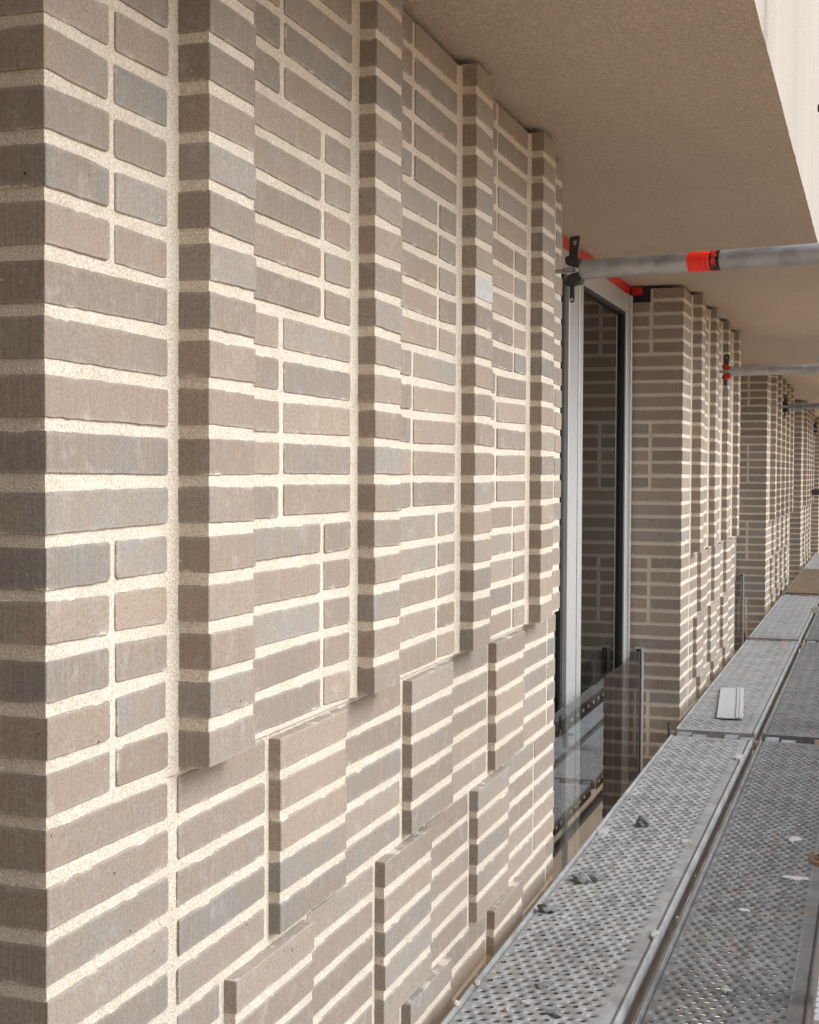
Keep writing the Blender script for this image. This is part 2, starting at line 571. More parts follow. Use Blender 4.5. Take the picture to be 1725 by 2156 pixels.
def brick_data(w_, d, sl, sr, rough, rnd):
    """one brick about its centre: ragged front outline, eased arris, straight back. returns verts, faces, attrs"""
    hw, hh, hd = w_ / 2, BH / 2, d / 2
    nu = max(4, int(w_ / 0.016)) if rough else 2
    nv = 3 if rough else 1
    j = 0.0013 if rough else 0.0006
    ph = [rnd.uniform(0, 100) for _ in range(4)]
    bow = rnd.uniform(-0.0015, 0.0015)

    def wob(i, s):
        return mnoise.noise((s * 2.1 + ph[i], ph[(i + 1) % 4], 0)) * 1.0

    pts = []
    cl = 0.0006 if sl else rnd.uniform(0.002, 0.006)
    cr = 0.0006 if sr else rnd.uniform(0.002, 0.006)

    def corner(cx, cy, c, a0):
        st = (0.0, 0.5, 1.0) if c > 0.002 and rough else (0.25, 0.75)
        for q in st:
            an = a0 + q * math.pi / 2
            pts.append((cx + c * math.cos(an), cy + c * math.sin(an)))

    for k in range(1, nu):        # bottom, left to right
        u = -hw + cl + (2 * hw - cl - cr) * k / nu
        pts.append((u, -hh + j * wob(0, k) + bow * (u / hw)))
    corner(hw - cr, -hh + cr + bow, cr, -math.pi / 2)
    for k in range(1, nv + 1):    # right side, upward
        vv = -hh + cr + (2 * hh - 2 * cr) * (k - 0.5) / nv
        pts.append((hw + (0.3 if sr else 1.0) * j * wob(1, k), vv))
    corner(hw - cr, hh - cr + bow, cr, 0)
    for k in range(1, nu):
        u = hw - cr - (2 * hw - cl - cr) * k / nu
        pts.append((u, hh + 1.2 * j * wob(2, k) + bow * (u / hw)))
    corner(-hw + cl, hh - cl - bow, cl, math.pi / 2)
    for k in range(1, nv + 1):
        vv = hh - cl - (2 * hh - 2 * cl) * (k - 0.5) / nv
        pts.append((-hw + (0.3 if sl else 1.0) * j * wob(3, k), vv))
    corner(-hw + cl, -hh + cl - bow, cl, math.pi)
    n = len(pts)
    e = rnd.uniform(0.0007, 0.0014)
    tilt = rnd.uniform(-0.0006, 0.0006)
    front, mid, back = [], [], []
    for (u, v) in pts:
        s = 1 - e / max(0.01, abs(u) + 1e-6) if abs(u) > 0.01 else 1
        front.append((hd + tilt * u / hw, u * s, v * (1 - e / hh)))
        mid.append((hd - e + tilt * u / hw, u, v))
        back.append((-hd, u, v))
    vs = front + mid + back
    fs = [tuple(range(n))]
    for i in range(n):
        k = (i + 1) % n
        fs.append((i, n + i, n + k, k))
        fs.append((n + i, 2 * n + i, 2 * n + k, n + k))
    fs.append(tuple(range(2 * n, 3 * n))[::-1])
    ext = 0.06
    a, b = hw + (ext if sl else 0), hw + (ext if sr else 0)
    shift = (a - b) / 2
    ey = [v[1] + shift for v in vs]
    if not rough:
        pass
    return vs, fs, ey, (a + b) / 2


def make_brick_mesh(name, parts):
    """parts: list of (verts, faces, ey, hw, offset); joined into one mesh with the attributes the material reads"""
    V, F, EZ, EY, HW = [], [], [], [], []
    for vs, fs, ey, hw, off in parts:
        o = len(V)
        V += [(v[0] + off[0], v[1] + off[1], v[2] + off[2]) for v in vs]
        F += [tuple(i + o for i in f) for f in fs]
        EZ += [v[2] for v in vs]
        EY += ey
        HW += [hw] * len(vs)
    me = bpy.data.meshes.new(name)
    me.from_pydata(V, [], F)
    for nm, vals in (('ez', EZ), ('ey', EY), ('hw', HW), ('hh', [BH / 2] * len(V))):
        at = me.attributes.new(nm, 'FLOAT', 'POINT')
        at.data.foreach_set('value', vals)
    me.materials.append(M['brick'])
    me.update()
    return me


CACHE = {}


def poly_area(pts):
    if any(p is None for p in pts):
        return 0
    if all(p[0] < 0 for p in pts) or all(p[0] > 1725 for p in pts) or all(p[1] < 0 for p in pts) or all(p[1] > 2156 for p in pts):
        return 0
    a = 0
    for (x0, y0), (x1, y1) in zip(pts, pts[1:] + pts[:1]):
        a += x0 * y1 - x1 * y0
    return abs(a) / 2


def build_pier(Y0, n, near, nparts, label):
    pr = thing('brick_pier', (0, Y0, 0), label, 'brick pier', 'brick piers along the wall')
    end = W1 + (n - 1) * P + 0.372
    rnd = random.Random(int(Y0 * 100) + 3)
    R = 0.0024                       # how far the pointing lies behind the bricks
    mo = MB()

    def zc(k):
        return ZO - k * CH

    zt, zb = zc(K0) - BJ / 2 - 0.001, -5.19
    # return of the pier, rounded back to the frame
    mo.box(-0.1455, XC - R, R, end - R, zb, zt)
    mo.box(-0.60, -0.1455, R, end - R, zb, zt - CH)
    # upper zone behind the recessed panels, lower zone behind the flush stretchers
    z14 = zc(14)
    mo.box(-0.05, XR - R, W1 + 0.03, end + 0.023 - R, z14, zt)
    mo.box(-0.05, XB - R, W1 + 0.006, end - R, zb, z14)
    mo.prism([(-0.02, 0.272), (XC - R - 0.0004, 0.272), (XB - R - 0.0003, W1 + 0.0015), (XB - R - 0.0003, W1 + 0.02), (-0.02, W1 + 0.02)], zb + 0.01, z14 - 0.0045, 'z')
    # pointing run up as a fillet into each inner corner
    mo.prism([(-0.02, 0.262), (XC - R - 0.0004, 0.262), (XC + 0.0005, 0.277), (0.012, W1 + 0.002), (0.012, W1 + 0.02), (-0.02, W1 + 0.02)], z14 - 0.004, zt, 'z')
    for i in range(1, n):
        y = W1 + i * P
        mo.prism([(-0.02, y - 0.026), (XR - R - 0.0004, y - 0.026), (XR + 0.0002, y - 0.016), (XR + 0.0075, y + 0.002), (XR + 0.0075, y + 0.02), (-0.02, y + 0.02)], z14 + 0.003, zt - 0.001, 'z')
    for i in range(n):
        y = W1 + i * P
        mo.box(0, XRIB - R, y + 0.0015, y + 0.135, z14 + 0.012, zt)
        if i == n - 1:
            continue
        for g0, a, b in ((14, 0.287, 0.558), (19, 0.137, 0.416), (24, 0.287, 0.558), (29, 0.137, 0.416)):
            mo.box(0, XPR - R, y + a + 0.0015, y + b - 0.0015, zc(g0 + 5) + 0.012, zc(g0) - BJ / 2 - 0.004)
    mo.obj('mortar', M['mortar'], pr)
    items = []
    for c in range(K0, K1 + (11 if Y0 < 6 else 0)):
        gnum, L = course_layout(c, n)
        z = zc(c + 0.5)
        for (x0, x1, a, b, sl, sr, es) in L:
            if c == K0 and x0 == -0.281 and x1 < 0:
                continue             # left out under the soffit
            cx, cy = (x0 + x1) / 2, (a + b) / 2
            fy0 = Y0 + a
            area = 0
            if x1 > 0:
                area += poly_area([proj((x1, fy0, z - BH / 2)), proj((x1, Y0 + b, z - BH / 2)), proj((x1, Y0 + b, z + BH / 2)), proj((x1, fy0, z + BH / 2))])
            if es:
                xb = x0 if a == 0 else XR
                area += poly_area([proj((xb, fy0, z - BH / 2)), proj((x1, fy0, z - BH / 2)), proj((x1, fy0, z + BH / 2)), proj((xb, fy0, z + BH / 2))])
            items.append((area, (x0, x1, a, b, sl, sr), z))
    items.sort(key=lambda t: -t[0])
    rest = []
    for idx, (area, (x0, x1, a, b, sl, sr), z) in enumerate(items):
        ww, d = b - a, x1 - x0
        off = (((x0 + x1) / 2) + rnd.uniform(-0.0006, 0.0012), (a + b) / 2 + rnd.uniform(-0.001, 0.001), z + rnd.uniform(-0.0012, 0.0012))
        if near:
            data = brick_data(ww, d, sl, sr, True, rnd)
            key = None
        else:
            key = (round(ww, 3), round(d, 3), sl, sr, rnd.randrange(3))
            if key not in CACHE:
                CACHE[key] = [brick_data(ww, d, sl, sr, False, rnd), None]
            data = CACHE[key][0]
        if idx < nparts and area > 60:
            if near:
                me = make_brick_mesh('brick', [data + ((0, 0, 0),)])
            else:
                if CACHE[key][1] is None:
                    CACHE[key][1] = make_brick_mesh('brick', [data + ((0, 0, 0),)])
                me = CACHE[key][1]
            o = link('brick', me, pr, off)
            if near and x1 == XRIB and abs(a - W1 - 2 * P) < 0.01 and abs(z - zc(1.5)) < 0.001:
                me.materials.append(M['brick_pale'])
                for p_ in me.polygons:
                    p_.material_index = 1 if p_.normal.x > 0.5 else 0
                o['label'] = 'whitish lime-bloomed brick in the third rib'
            o.rotation_euler = (max(-0.012, min(0.012, rnd.gauss(0, 0.005))), 0, rnd.uniform(-0.0045, 0.0045))
        else:
            rest.append(data + (off,))
    o = link('brickwork', make_brick_mesh('brickwork', rest), pr)
    tag(o, kind='stuff')
    return end


PIERS = [(0.0, 4, True, 300, 'nearest and largest stepped brick pier, filling the left of the view'),
         (5.1666, 4, False, 300, 'stepped brick pier standing behind the first glazed opening'),
         (10.262, 5, False, 300, 'third stepped brick pier, behind the red wall tie bracket'),
         (15.56, 4, False, 200, 'fourth brick pier, behind the dark third wall tie bracket'),
         (20.7, 4, False, 0, 'farthest brick pier at the end of the scaffold walkway')]
ENDS = [Y + build_pier(Y, n, a, k, l) for Y, n, a, k, l in PIERS]

# ------------------------------------------------------------------ glazed openings
XG = -0.235


def glazed_door(ya, yb, label, first):
    d = thing('glazed_door', (XG, ya, 0), label, 'glazed door', 'glazed doors between the piers')
    W_ = yb - ya
    top, bot = CEIL - 0.044, -1.3
    f = MB()
    # far jamb with a step, near jamb, head
    f.cbox(-0.07, 0.0, W_ - 0.11, W_ - 0.012, bot, top, 0.002)
    f.cbox(-0.07, 0.012, W_ - 0.045, W_ - 0.016, bot, top - 0.004, 0.002)
    f.cbox(-0.07, 0.0, 0.0, 0.09, bot, top, 0.002)
    f.obj('jamb', M['alu'], d)
    h = MB()
    h.cbox(-0.069, -0.002, 0.09, W_ - 0.11, top - 0.088, top - 0.002, 0.002)
    h.obj('head_rail', M['alu'], d)
    mu = MB()
    ym = 3.80 - 2.505
    for a, b, x in ((0.0, 0.096, 0.004), (0.105, 0.180, -0.001), (0.189, 0.262, 0.003)):
        mu.cbox(-0.07, x, ym + a, ym + b, bot, top - 0.0885, 0.003)
    mu.obj('mullion', M['alu'], d)
    ga = MB()
    ga.box(-0.06, -0.006, ym + 0.0965, ym + 0.189, bot, top - 0.089)
    ga.box(-0.055, -0.015, ym - 0.036, ym - 0.0015, bot, top - 0.089)
    ga.box(-0.055, -0.008, W_ - 0.122, W_ - 0.1115, bot, top - 0.089)
    ga.box(-0.055, -0.008, ym + 0.2635, W_ - 0.1225, top - 0.102, top - 0.0895)
    ga.box(-0.07, 0.004, W_ - 0.0115, W_ + 0.012, bot, top + 0.03)
    ga.obj('gasket', M['rubber'], d)
    for a, b in ((0.092, ym - 0.037), (ym + 0.264, W_ - 0.123)):
        p = MB()
        p.box(-0.042, -0.024, a, b, bot, top - 0.0905)
        p.obj('pane', M['glass'], d)
    t = MB()
    n = 40
    vs, fs = [], []
    for i in range(n + 1):
        y = W_ * i / n
        e = 0.004 * mnoise.noise((i * 0.9, ya, 2.2))
        vs += [(-0.004 + e * 0.3, y, top - 0.0005), (-0.002 + e, y, CEIL - 0.003 + min(0, e) * 1.5), (-0.02, y, CEIL - 0.002), (-0.02, y, top)]
    for i in range(n):
        for k in range(4):
            fs.append((4 * i + k, 4 * i + (k + 1) % 4, 4 * i + 4 + (k + 1) % 4, 4 * i + 4 + k))
    t.add(vs, fs)
    t.box(-0.002, 0.052, W_ - 0.004, W_ - 0.0015, top - 0.0, CEIL - 0.006)
    t.obj('sealing_tape', M['tape'], d)
    # black block standing in for the shaded void of the missing brick
    b = MB()
    b.box(0.0, 0.088, W_ + 0.010, W_ + 0.09, CEIL - 0.0735, CEIL - 0.002)
    b.obj('dark_void', M['rubber'], d)
    return d


def balustrade(ya, yb, label):
    b = thing('glass_balustrade', (-0.18, ya, 0), label, 'balustrade', 'glass balustrades before the doors')
    W_ = yb - ya
    ztop = 0.245
    p = MB()
    p.cbox(-0.009, 0.009, 0.03, W_ - 0.026, -0.9, ztop, 0.0015)
    p.obj('pane', M['glass_clear'], b)
    for y0, y1, s in ((0.004, 0.03, 1), (W_ - 0.026, W_ - 0.002, -1)):
        c = MB()
        c.cbox(-0.020, 0.020, y1 - 0.006 if s < 0 else y0, y1 if s < 0 else y0 + 0.006, -0.9, ztop + 0.012, 0.001)
        c.cbox(0.0105, 0.0165, y0 + 0.0065 if s > 0 else y0, y1 if s > 0 else y1 - 0.0065, -0.9, ztop + 0.004, 0.001)
        c.cbox(-0.0165, -0.0105, y0 + 0.0065 if s > 0 else y0, y1 if s > 0 else y1 - 0.0065, -0.9, ztop + 0.004, 0.001)
        c.obj('channel', M['alu'], b)
        k = MB()
        ya_, yb_ = (y0 + 0.0065, y1) if s > 0 else (y0, y1 - 0.0065)
        k.box(-0.0104, 0.0104, (yb_ + 0.0005) if s > 0 else ya_ - 0.022, (yb_ + 0.022) if s > 0 else ya_ - 0.0005, -0.9, ztop + 0.006)
        k.obj('gasket', M['rubber'], b)
    return b


lab = [('wide aluminium glazed door beside the nearest pier, under red tape', 'frameless glass balustrade before the nearest glazed door'),
       ('second glazed door, mostly hidden behind the second pier', 'short visible piece of glass balustrade past the second pier'),
       ('third glazed door along the wall, hidden behind the third pier', 'third glass balustrade along the wall, seen edge on'),
       ('fourth glazed door along the wall, far down the walkway', 'fourth glass balustrade along the wall, far down the walkway')]
for i in range(4):
    glazed_door(ENDS[i], PIERS[i + 1][0], lab[i][0], i == 0)
    balustrade(ENDS[i], PIERS[i + 1][0], lab[i][1])

# ------------------------------------------------------------------ scaffold decks
DL, DW = 3.45, 0.325
J0 = 1.015                                   # first joint


def deck_mesh(variant, dl):
    mb = MB()
    L = DL - 0.15
    X0, X1 = 0.0178, 0.2833                  # perforated field
    PX, PY = 0.0265, 0.0286
    # edge profile left and right (x, z), extruded
    lip = [(0, -0.020), (0, -0.002), (0.002, 0.003), (0.006, 0.005), (0.010, 0.003), (0.0115, -0.003), (0.0145, -0.0035), (0.0165, -0.0005), (X0, 0.0)]
    vs, fs = [], []
    rows = 40
    for s in (0, 1):
        prof = lip if s == 0 else [(DW - x * (1 if x < 0.017 else 1), z) for x, z in lip[:-1]] + [(X1 + 0.012, 0.0), (X1, 0.0)]
        n = len(prof)
        vv = []
        for i in range(rows + 1):
            y = L * i / rows
            for (x, z) in prof:
                vv.append((x + 0.0007 * mnoise.noise((y * 3, x * 40, s)), y, z + 0.0006 * mnoise.noise((y * 6, x * 60, s + 5))))
        ff = []
        for i in range(rows):
            for k in range(n - 1):
                ff.append((i * n + k, i * n + k + 1, (i + 1) * n + k + 1, (i + 1) * n + k))
        mb.add(vv, ff)
    NS = 16

    def tile(x0, x1, y0, y1, kind, hz):
        cx, cy = (x0 + x1) / 2, (y0 + y1) / 2
        ax, ay = (x1 - x0) / 2, (y1 - y0) / 2
        if kind == 'flat':
            mb.add([(x0, y0, 0), (x1, y0, 0), (x1, y1, 0), (x0, y1, 0)], [(0, 1, 2, 3)])
            return
        rings = []
        per = []
        for i in range(NS):
            a = 2 * math.pi * i / NS
            c, s = math.cos(a), math.sin(a)
            if i % 4 == 2:
                per.append((cx + ax * (1 if c > 0 else -1), cy + ay * (1 if s > 0 else -1), 0))
            else:
                t = min(ax / abs(c) if abs(c) > 1e-6 else 9, ay / abs(s) if abs(s) > 1e-6 else 9)
                per.append((cx + t * c, cy + t * s, 0))
        rings.append(per)
        if kind == 'down':
            spec = ((0.0124, 0.0), (0.0098, -0.0010 - hz), (0.0080, -0.0024 - hz), (0.0071, -0.0036 - hz), (0.0070, -0.0040 - dl))
        else:
            spec = ((0.0124, 0.0), (0.0098, 0.0011 + hz * .5), (0.0082, 0.0018 + hz * .5), (0.0070, 0.0012), (0.0069, -0.0002 - dl))
        for r_, z in spec:
            rings.append([(cx + r_ * math.cos(2 * math.pi * i / NS), cy + r_ * math.sin(2 * math.pi * i / NS), z) for i in range(NS)])
        o = [p for rr in rings for p in rr]
        ff = []
        for k in range(len(rings) - 1):
            for i in range(NS):
                j = (i + 1) % NS
                ff.append((k * NS + i, k * NS + j, (k + 1) * NS + j, (k + 1) * NS + i))
        mb.add(o, ff)

    rr = random.Random(variant)
    ya = 0.045
    nr = int((L - 2 * ya) / PY)
    ya = (L - nr * PY) / 2
    tile(X0, X1, 0, ya, 'flat', 0)
    tile(X0, X1, ya + nr * PY, L, 'flat', 0)
    for j in range(nr):
        y0 = ya + j * PY
        skip = (variant == 2 and j % 6 == 5) or (variant == 2 and j % 6 == 4 and False)
        if skip:
            tile(X0, X1, y0, y0 + PY, 'flat', 0)
            continue
        half = j % 2
        xs = X0 + (PX / 2 if half else 0)
        if half:
            tile(X0, X0 + PX / 2, y0, y0 + PY, 'flat', 0)
        for i in range(10 - half):
            k = 'up' if (i + (j // 2) * 2 + half) % 4 == 0 else 'down'
            tile(xs + i * PX, xs + (i + 1) * PX, y0, y0 + PY, k, rr.uniform(-0.0004, 0.0006))
        if half:
            tile(X1 - PX / 2, X1, y0, y0 + PY, 'flat', 0)
    # end skirts
    mb.box(0.004, DW - 0.004, 0.0, 0.002, -0.055, -0.0005)
    mb.box(0.004, DW - 0.004, L - 0.002, L, -0.055, -0.0005)
    return mb


dm = {}
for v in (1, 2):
    for nm, dl in (('deck', 0.009), ('deck_dark', 0.0016), ('deck_lit', 0.004)):
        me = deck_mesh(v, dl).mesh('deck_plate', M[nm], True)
        me.materials.append(M['rail'])          # shade of the punched holes, painted on as darker walls
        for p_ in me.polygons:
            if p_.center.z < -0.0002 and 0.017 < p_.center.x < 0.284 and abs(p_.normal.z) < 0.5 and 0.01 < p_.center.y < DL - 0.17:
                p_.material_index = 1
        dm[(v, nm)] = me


def rail_mesh(side):
    """folded leg under one rim of a plank; the wall-side one is pierced by slots"""
    mb = MB()
    L = DL - 0.15
    if side:
        mb.box(DW - 0.0015, DW, 0.003, L - 0.003, -0.062, -0.0201)
        return mb
    mb.box(0, 0.0015, 0.003, L - 0.003, -0.062, -0.0345)
    q = 0.003
    while q < L - 0.08:
        mb.box(0, 0.0015, q, q + 0.075, -0.0344, -0.0201)
        q += 0.125
    return mb


RAILS = [rail_mesh(i).mesh('side_rail', M['rail']) for i in (0, 1)]


def claw_mesh():
    mb = MB()
    # half round claw hooked over the transom
    n = 8
    poly = []
    for i in range(n + 1):
        a = math.pi * i / n
        poly.append((0.055 * math.cos(a), 0.036 * math.sin(a) - 0.036))
    poly += [(-0.055, -0.06), (-0.047, -0.06), (-0.047, -0.036)]
    for i in range(n, -1, -1):
        a = math.pi * i / n
        poly.append((0.047 * math.cos(math.pi - a), 0.029 * math.sin(a) - 0.036)) if 0 < i < n else None
    poly += [(0.047, -0.036), (0.047, -0.06), (0.055, -0.06)]
    mb.prism(poly, -0.026, 0.026, 'x')
    return mb


claw = claw_mesh().mesh('claw', M['galv'], True)
claw_r = claw_mesh().mesh('claw', M['rusty'], True)
decks = [('wall side', 0.070), ('outer side', 0.421)]
dn = ['first', 'nearest in view', 'second', 'third', 'fourth', 'fifth', 'farthest']
for s, (nm, x) in enumerate(decks):
    for k in range(-1, 5):
        y = J0 + k * DL
        if s == 0:
            lb = ['perforated steel plank beside the camera, next to the wall', 'nearest perforated grey steel plank along the wall, littered with brick chips',
                  'perforated steel plank along the wall carrying the ribbed metal offcut', 'perforated steel plank along the wall, next one past the ribbed offcut plank',
                  'brown plywood-topped plank along the wall far down the walkway', 'last grey steel plank along the wall at the far end'][k + 1]
        else:
            lb = ['perforated steel plank beside the camera, on the outer side', 'nearest outer steel plank, dark and splashed with white plaster',
                  'rust-tinted outer steel plank behind the nearest plastered one', 'dark outer steel plank, third along the walkway',
                  'outer steel plank beside the plywood-topped one', 'last outer steel plank at the far end'][k + 1]
        d = thing('scaffold_plank', (x, y + 0.075, 0.001 * RND.uniform(-1, 1)), lb, 'scaffold plank', 'planks of the scaffold walkway')
        var = 2 if k == 2 else 1
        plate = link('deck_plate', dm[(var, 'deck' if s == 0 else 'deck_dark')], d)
        if k == 3 and s == 0:
            pw = MB()
            pw.cbox(0.018, DW - 0.018, 0.03, DL - 0.11, 0.0045, 0.012, 0.001)
            pw.obj('plywood_sheet', M['wood'], d)
        for q in RAILS:
            link('side_rail', q, d)
        for e, yy in ((0, -0.055), (1, DL - 0.095)):
            for q in range(2):
                c = link('claw', claw if RND.random() < 0.6 else claw_r, d, (0.045 + q * 0.19 + e * 0.065, yy, 0.0))

LOW = -0.8                                   # the lift below, mirrored in the balustrade glass
ll = ['lower lift plank along the wall, mirrored in the nearest balustrade glass', 'lower lift plank along the wall, past the first joint', 'lower lift plank along the wall, past the second joint',
      'lower lift outer plank, mirrored in the nearest balustrade glass', 'lower lift outer plank, past the first joint', 'lower lift outer plank, past the second joint']
for s in range(2):
    for k in range(1, 4):
        d = thing('scaffold_plank', ((0.40, 0.75)[s], J0 + (k - 1) * DL + 2.6, LOW), ll[s * 3 + k - 1], 'scaffold plank', 'planks of the lower lift')
        link('deck_plate', dm[(1, 'deck_lit')], d)
        for q in RAILS:
            link('side_rail', q, d)
        for e, yy in ((0, -0.055), (1, DL - 0.095)):
            for q in range(2):
                link('claw', claw, d, (0.045 + q * 0.19 + e * 0.065, yy, 0.0))
lt = MB()
lt.tube((0.38, 3.4, LOW - 0.11), (0.38, 14, LOW - 0.11), 0.02415, 16)
tag(lt.obj('ledger_tube', M['galv'], None, True), 'grey ledger tube under the lower lift, mirrored in the balustrade', 'ledger tube')

for k in range(0, 6):
    y = J0 + k * DL
    tr = thing('scaffold_transom', (0, y, 0), ['rusty transom hidden under the nearest plank ends', 'rusty transom under the first visible plank joint', 'transom under the second visible plank joint',
                                               'transom under the third visible plank joint', 'transom under the far plank joint by the plywood', 'transom under the farthest plank joint'][k], 'transom', 'transoms under the plank joints')
    t = MB()
    t.tube((0.065, 0, -0.034), (0.80, 0, -0.034), 0.02, 14)
    t.obj('tube', M['rusty'], tr, True)
    e = MB()
    e.cbox(0.052, 0.0605, -0.02, 0.012, -0.02, 0.022, 0.001)
    e.cbox(0.052, 0.0585, -0.018, -0.004, 0.0225, 0.042, 0.001)
    e.obj('end_plate', M['forged'], tr)

# ------------------------------------------------------------------ standards, rails and toe boards (outer side)
def rosette(mb, z):
    n = 32
    ro, ri = 0.061, 0.0245
    poly = []
    for i in range(n):
        a = 2 * math.pi * i / n
        r_ = ro - 0.004 * (0.5 + 0.5 * math.cos(4 * a + math.pi))
        poly.append((r_ * math.cos(a), r_ * math.sin(a)))
    holes = []
    # ring split into eight spokes and windows so that the wedge slots are real openings
    m_ = 64
    V, F = [], []
    radii = [ri, 0.031, 0.050, 1.0]
    for zz in (z - 0.0045, z + 0.0045):
        for i in range(m_):
            a = 2 * math.pi * i / m_
            for k, rr_ in enumerate(radii):
                q = ro - 0.004 * (0.5 + 0.5 * math.cos(4 * a + math.pi)) if k == 3 else rr_
                V.append((q * math.cos(a), q * math.sin(a), zz))
    nk = 4
    half = m_ * nk

    def idx(l, i, k):
        return l * half + (i % m_) * nk + k
    for i in range(m_):
        slot = (i % 8) in (2, 3, 4, 5)
        for k in range(3):
            if k == 1 and slot:
                continue
            F.append((idx(1, i, k), idx(1, i, k + 1), idx(1, i + 1, k + 1), idx(1, i + 1, k)))
            F.append((idx(0, i, k), idx(0, i + 1, k), idx(0, i + 1, k + 1), idx(0, i, k + 1)))
        F.append((idx(0, i, 3), idx(0, i + 1, 3), idx(1, i + 1, 3), idx(1, i, 3)))
        if slot:
            F.append((idx(0, i, 1), idx(0, i + 1, 1), idx(1, i + 1, 1), idx(1, i, 1)))
            F.append((idx(0, i, 2), idx(1, i, 2), idx(1, i + 1, 2), idx(0, i + 1, 2)))
            if i % 8 == 2:
                F.append((idx(0, i, 1), idx(1, i, 1), idx(1, i, 2), idx(0, i, 2)))
            if i % 8 == 5:
                F.append((idx(0, i + 1, 1), idx(0, i + 1, 2), idx(1, i + 1, 2), idx(1, i + 1, 1)))
    mb.add(V, F)


SX = 0.794
std0 = None
for k in range(6):
    y = 1.60 + k * 3.2
    lb = ['scaffold standard just outside the frame, its rusty rosette showing at the right edge', 'second scaffold standard, seen only mirrored in the glass', 'third scaffold standard along the outer side', 'fourth scaffold standard along the outer side',
          'fifth scaffold standard along the outer side', 'last scaffold standard along the outer side'][k]
    if std0 is None:
        std0 = thing('scaffold_standard', (SX, y, 0), lb, 'scaffold standard', 'standards of the scaffold')
        t = MB()
        t.tube((0, 0, -5.2), (0, 0, 4.0), 0.02415, 24)
        t.obj('tube', M['galv'], std0, True)
        for z in (-0.71, -0.21, 0.29, 0.79, 1.29, 1.785):
            q = MB()
            rosette(q, z if abs(z - 0.29) > 0.01 else 0.288)
            q.obj('rosette', M['rusty'] if abs(z - 0.29) < 0.01 else M['forged'] if z > 1.7 else M['galv'], std0)
        q = MB()
        q.tube((0, 0, -1.215), (0, 0, -1.145), 0.0248, 24, False)
        q.obj('sticker', M['sticker'], std0, True)
    else:
        c = std0.copy()
        COL.objects.link(c)
        c.location = (SX, y, 0)
        c['label'] = lb
        for ch in std0.children:
            cc = ch.copy()
            COL.objects.link(cc)
            cc.parent = c
RX = 0.905
for z, lb in ((0.52, 'lower galvanised guard rail on the outer side, mirrored in the glass'), (1.02, 'upper galvanised guard rail on the outer side, mirrored in the glass')):
    t = MB()
    t.tube((RX, -6, z), (RX, 22, z), 0.0195, 16)
    tag(t.obj('guard_rail', M['galv'], None, True), lb, 'guard rail', 'guard rails of the scaffold')
tb = MB()
tb.cbox(RX + 0.03, RX + 0.034, -6, 22, 0.02, 0.17, 0.0005)
for i in range(90):
    tb.cbox(RX + 0.022, RX + 0.0295, -1 + i * 0.2, -1 + i * 0.2 + 0.09, 0.08, 0.10, 0.001)
tag(tb.obj('toe_board', M['deck_dark']), 'grey steel toe board on the outer side, mirrored in the glass', 'toe board')


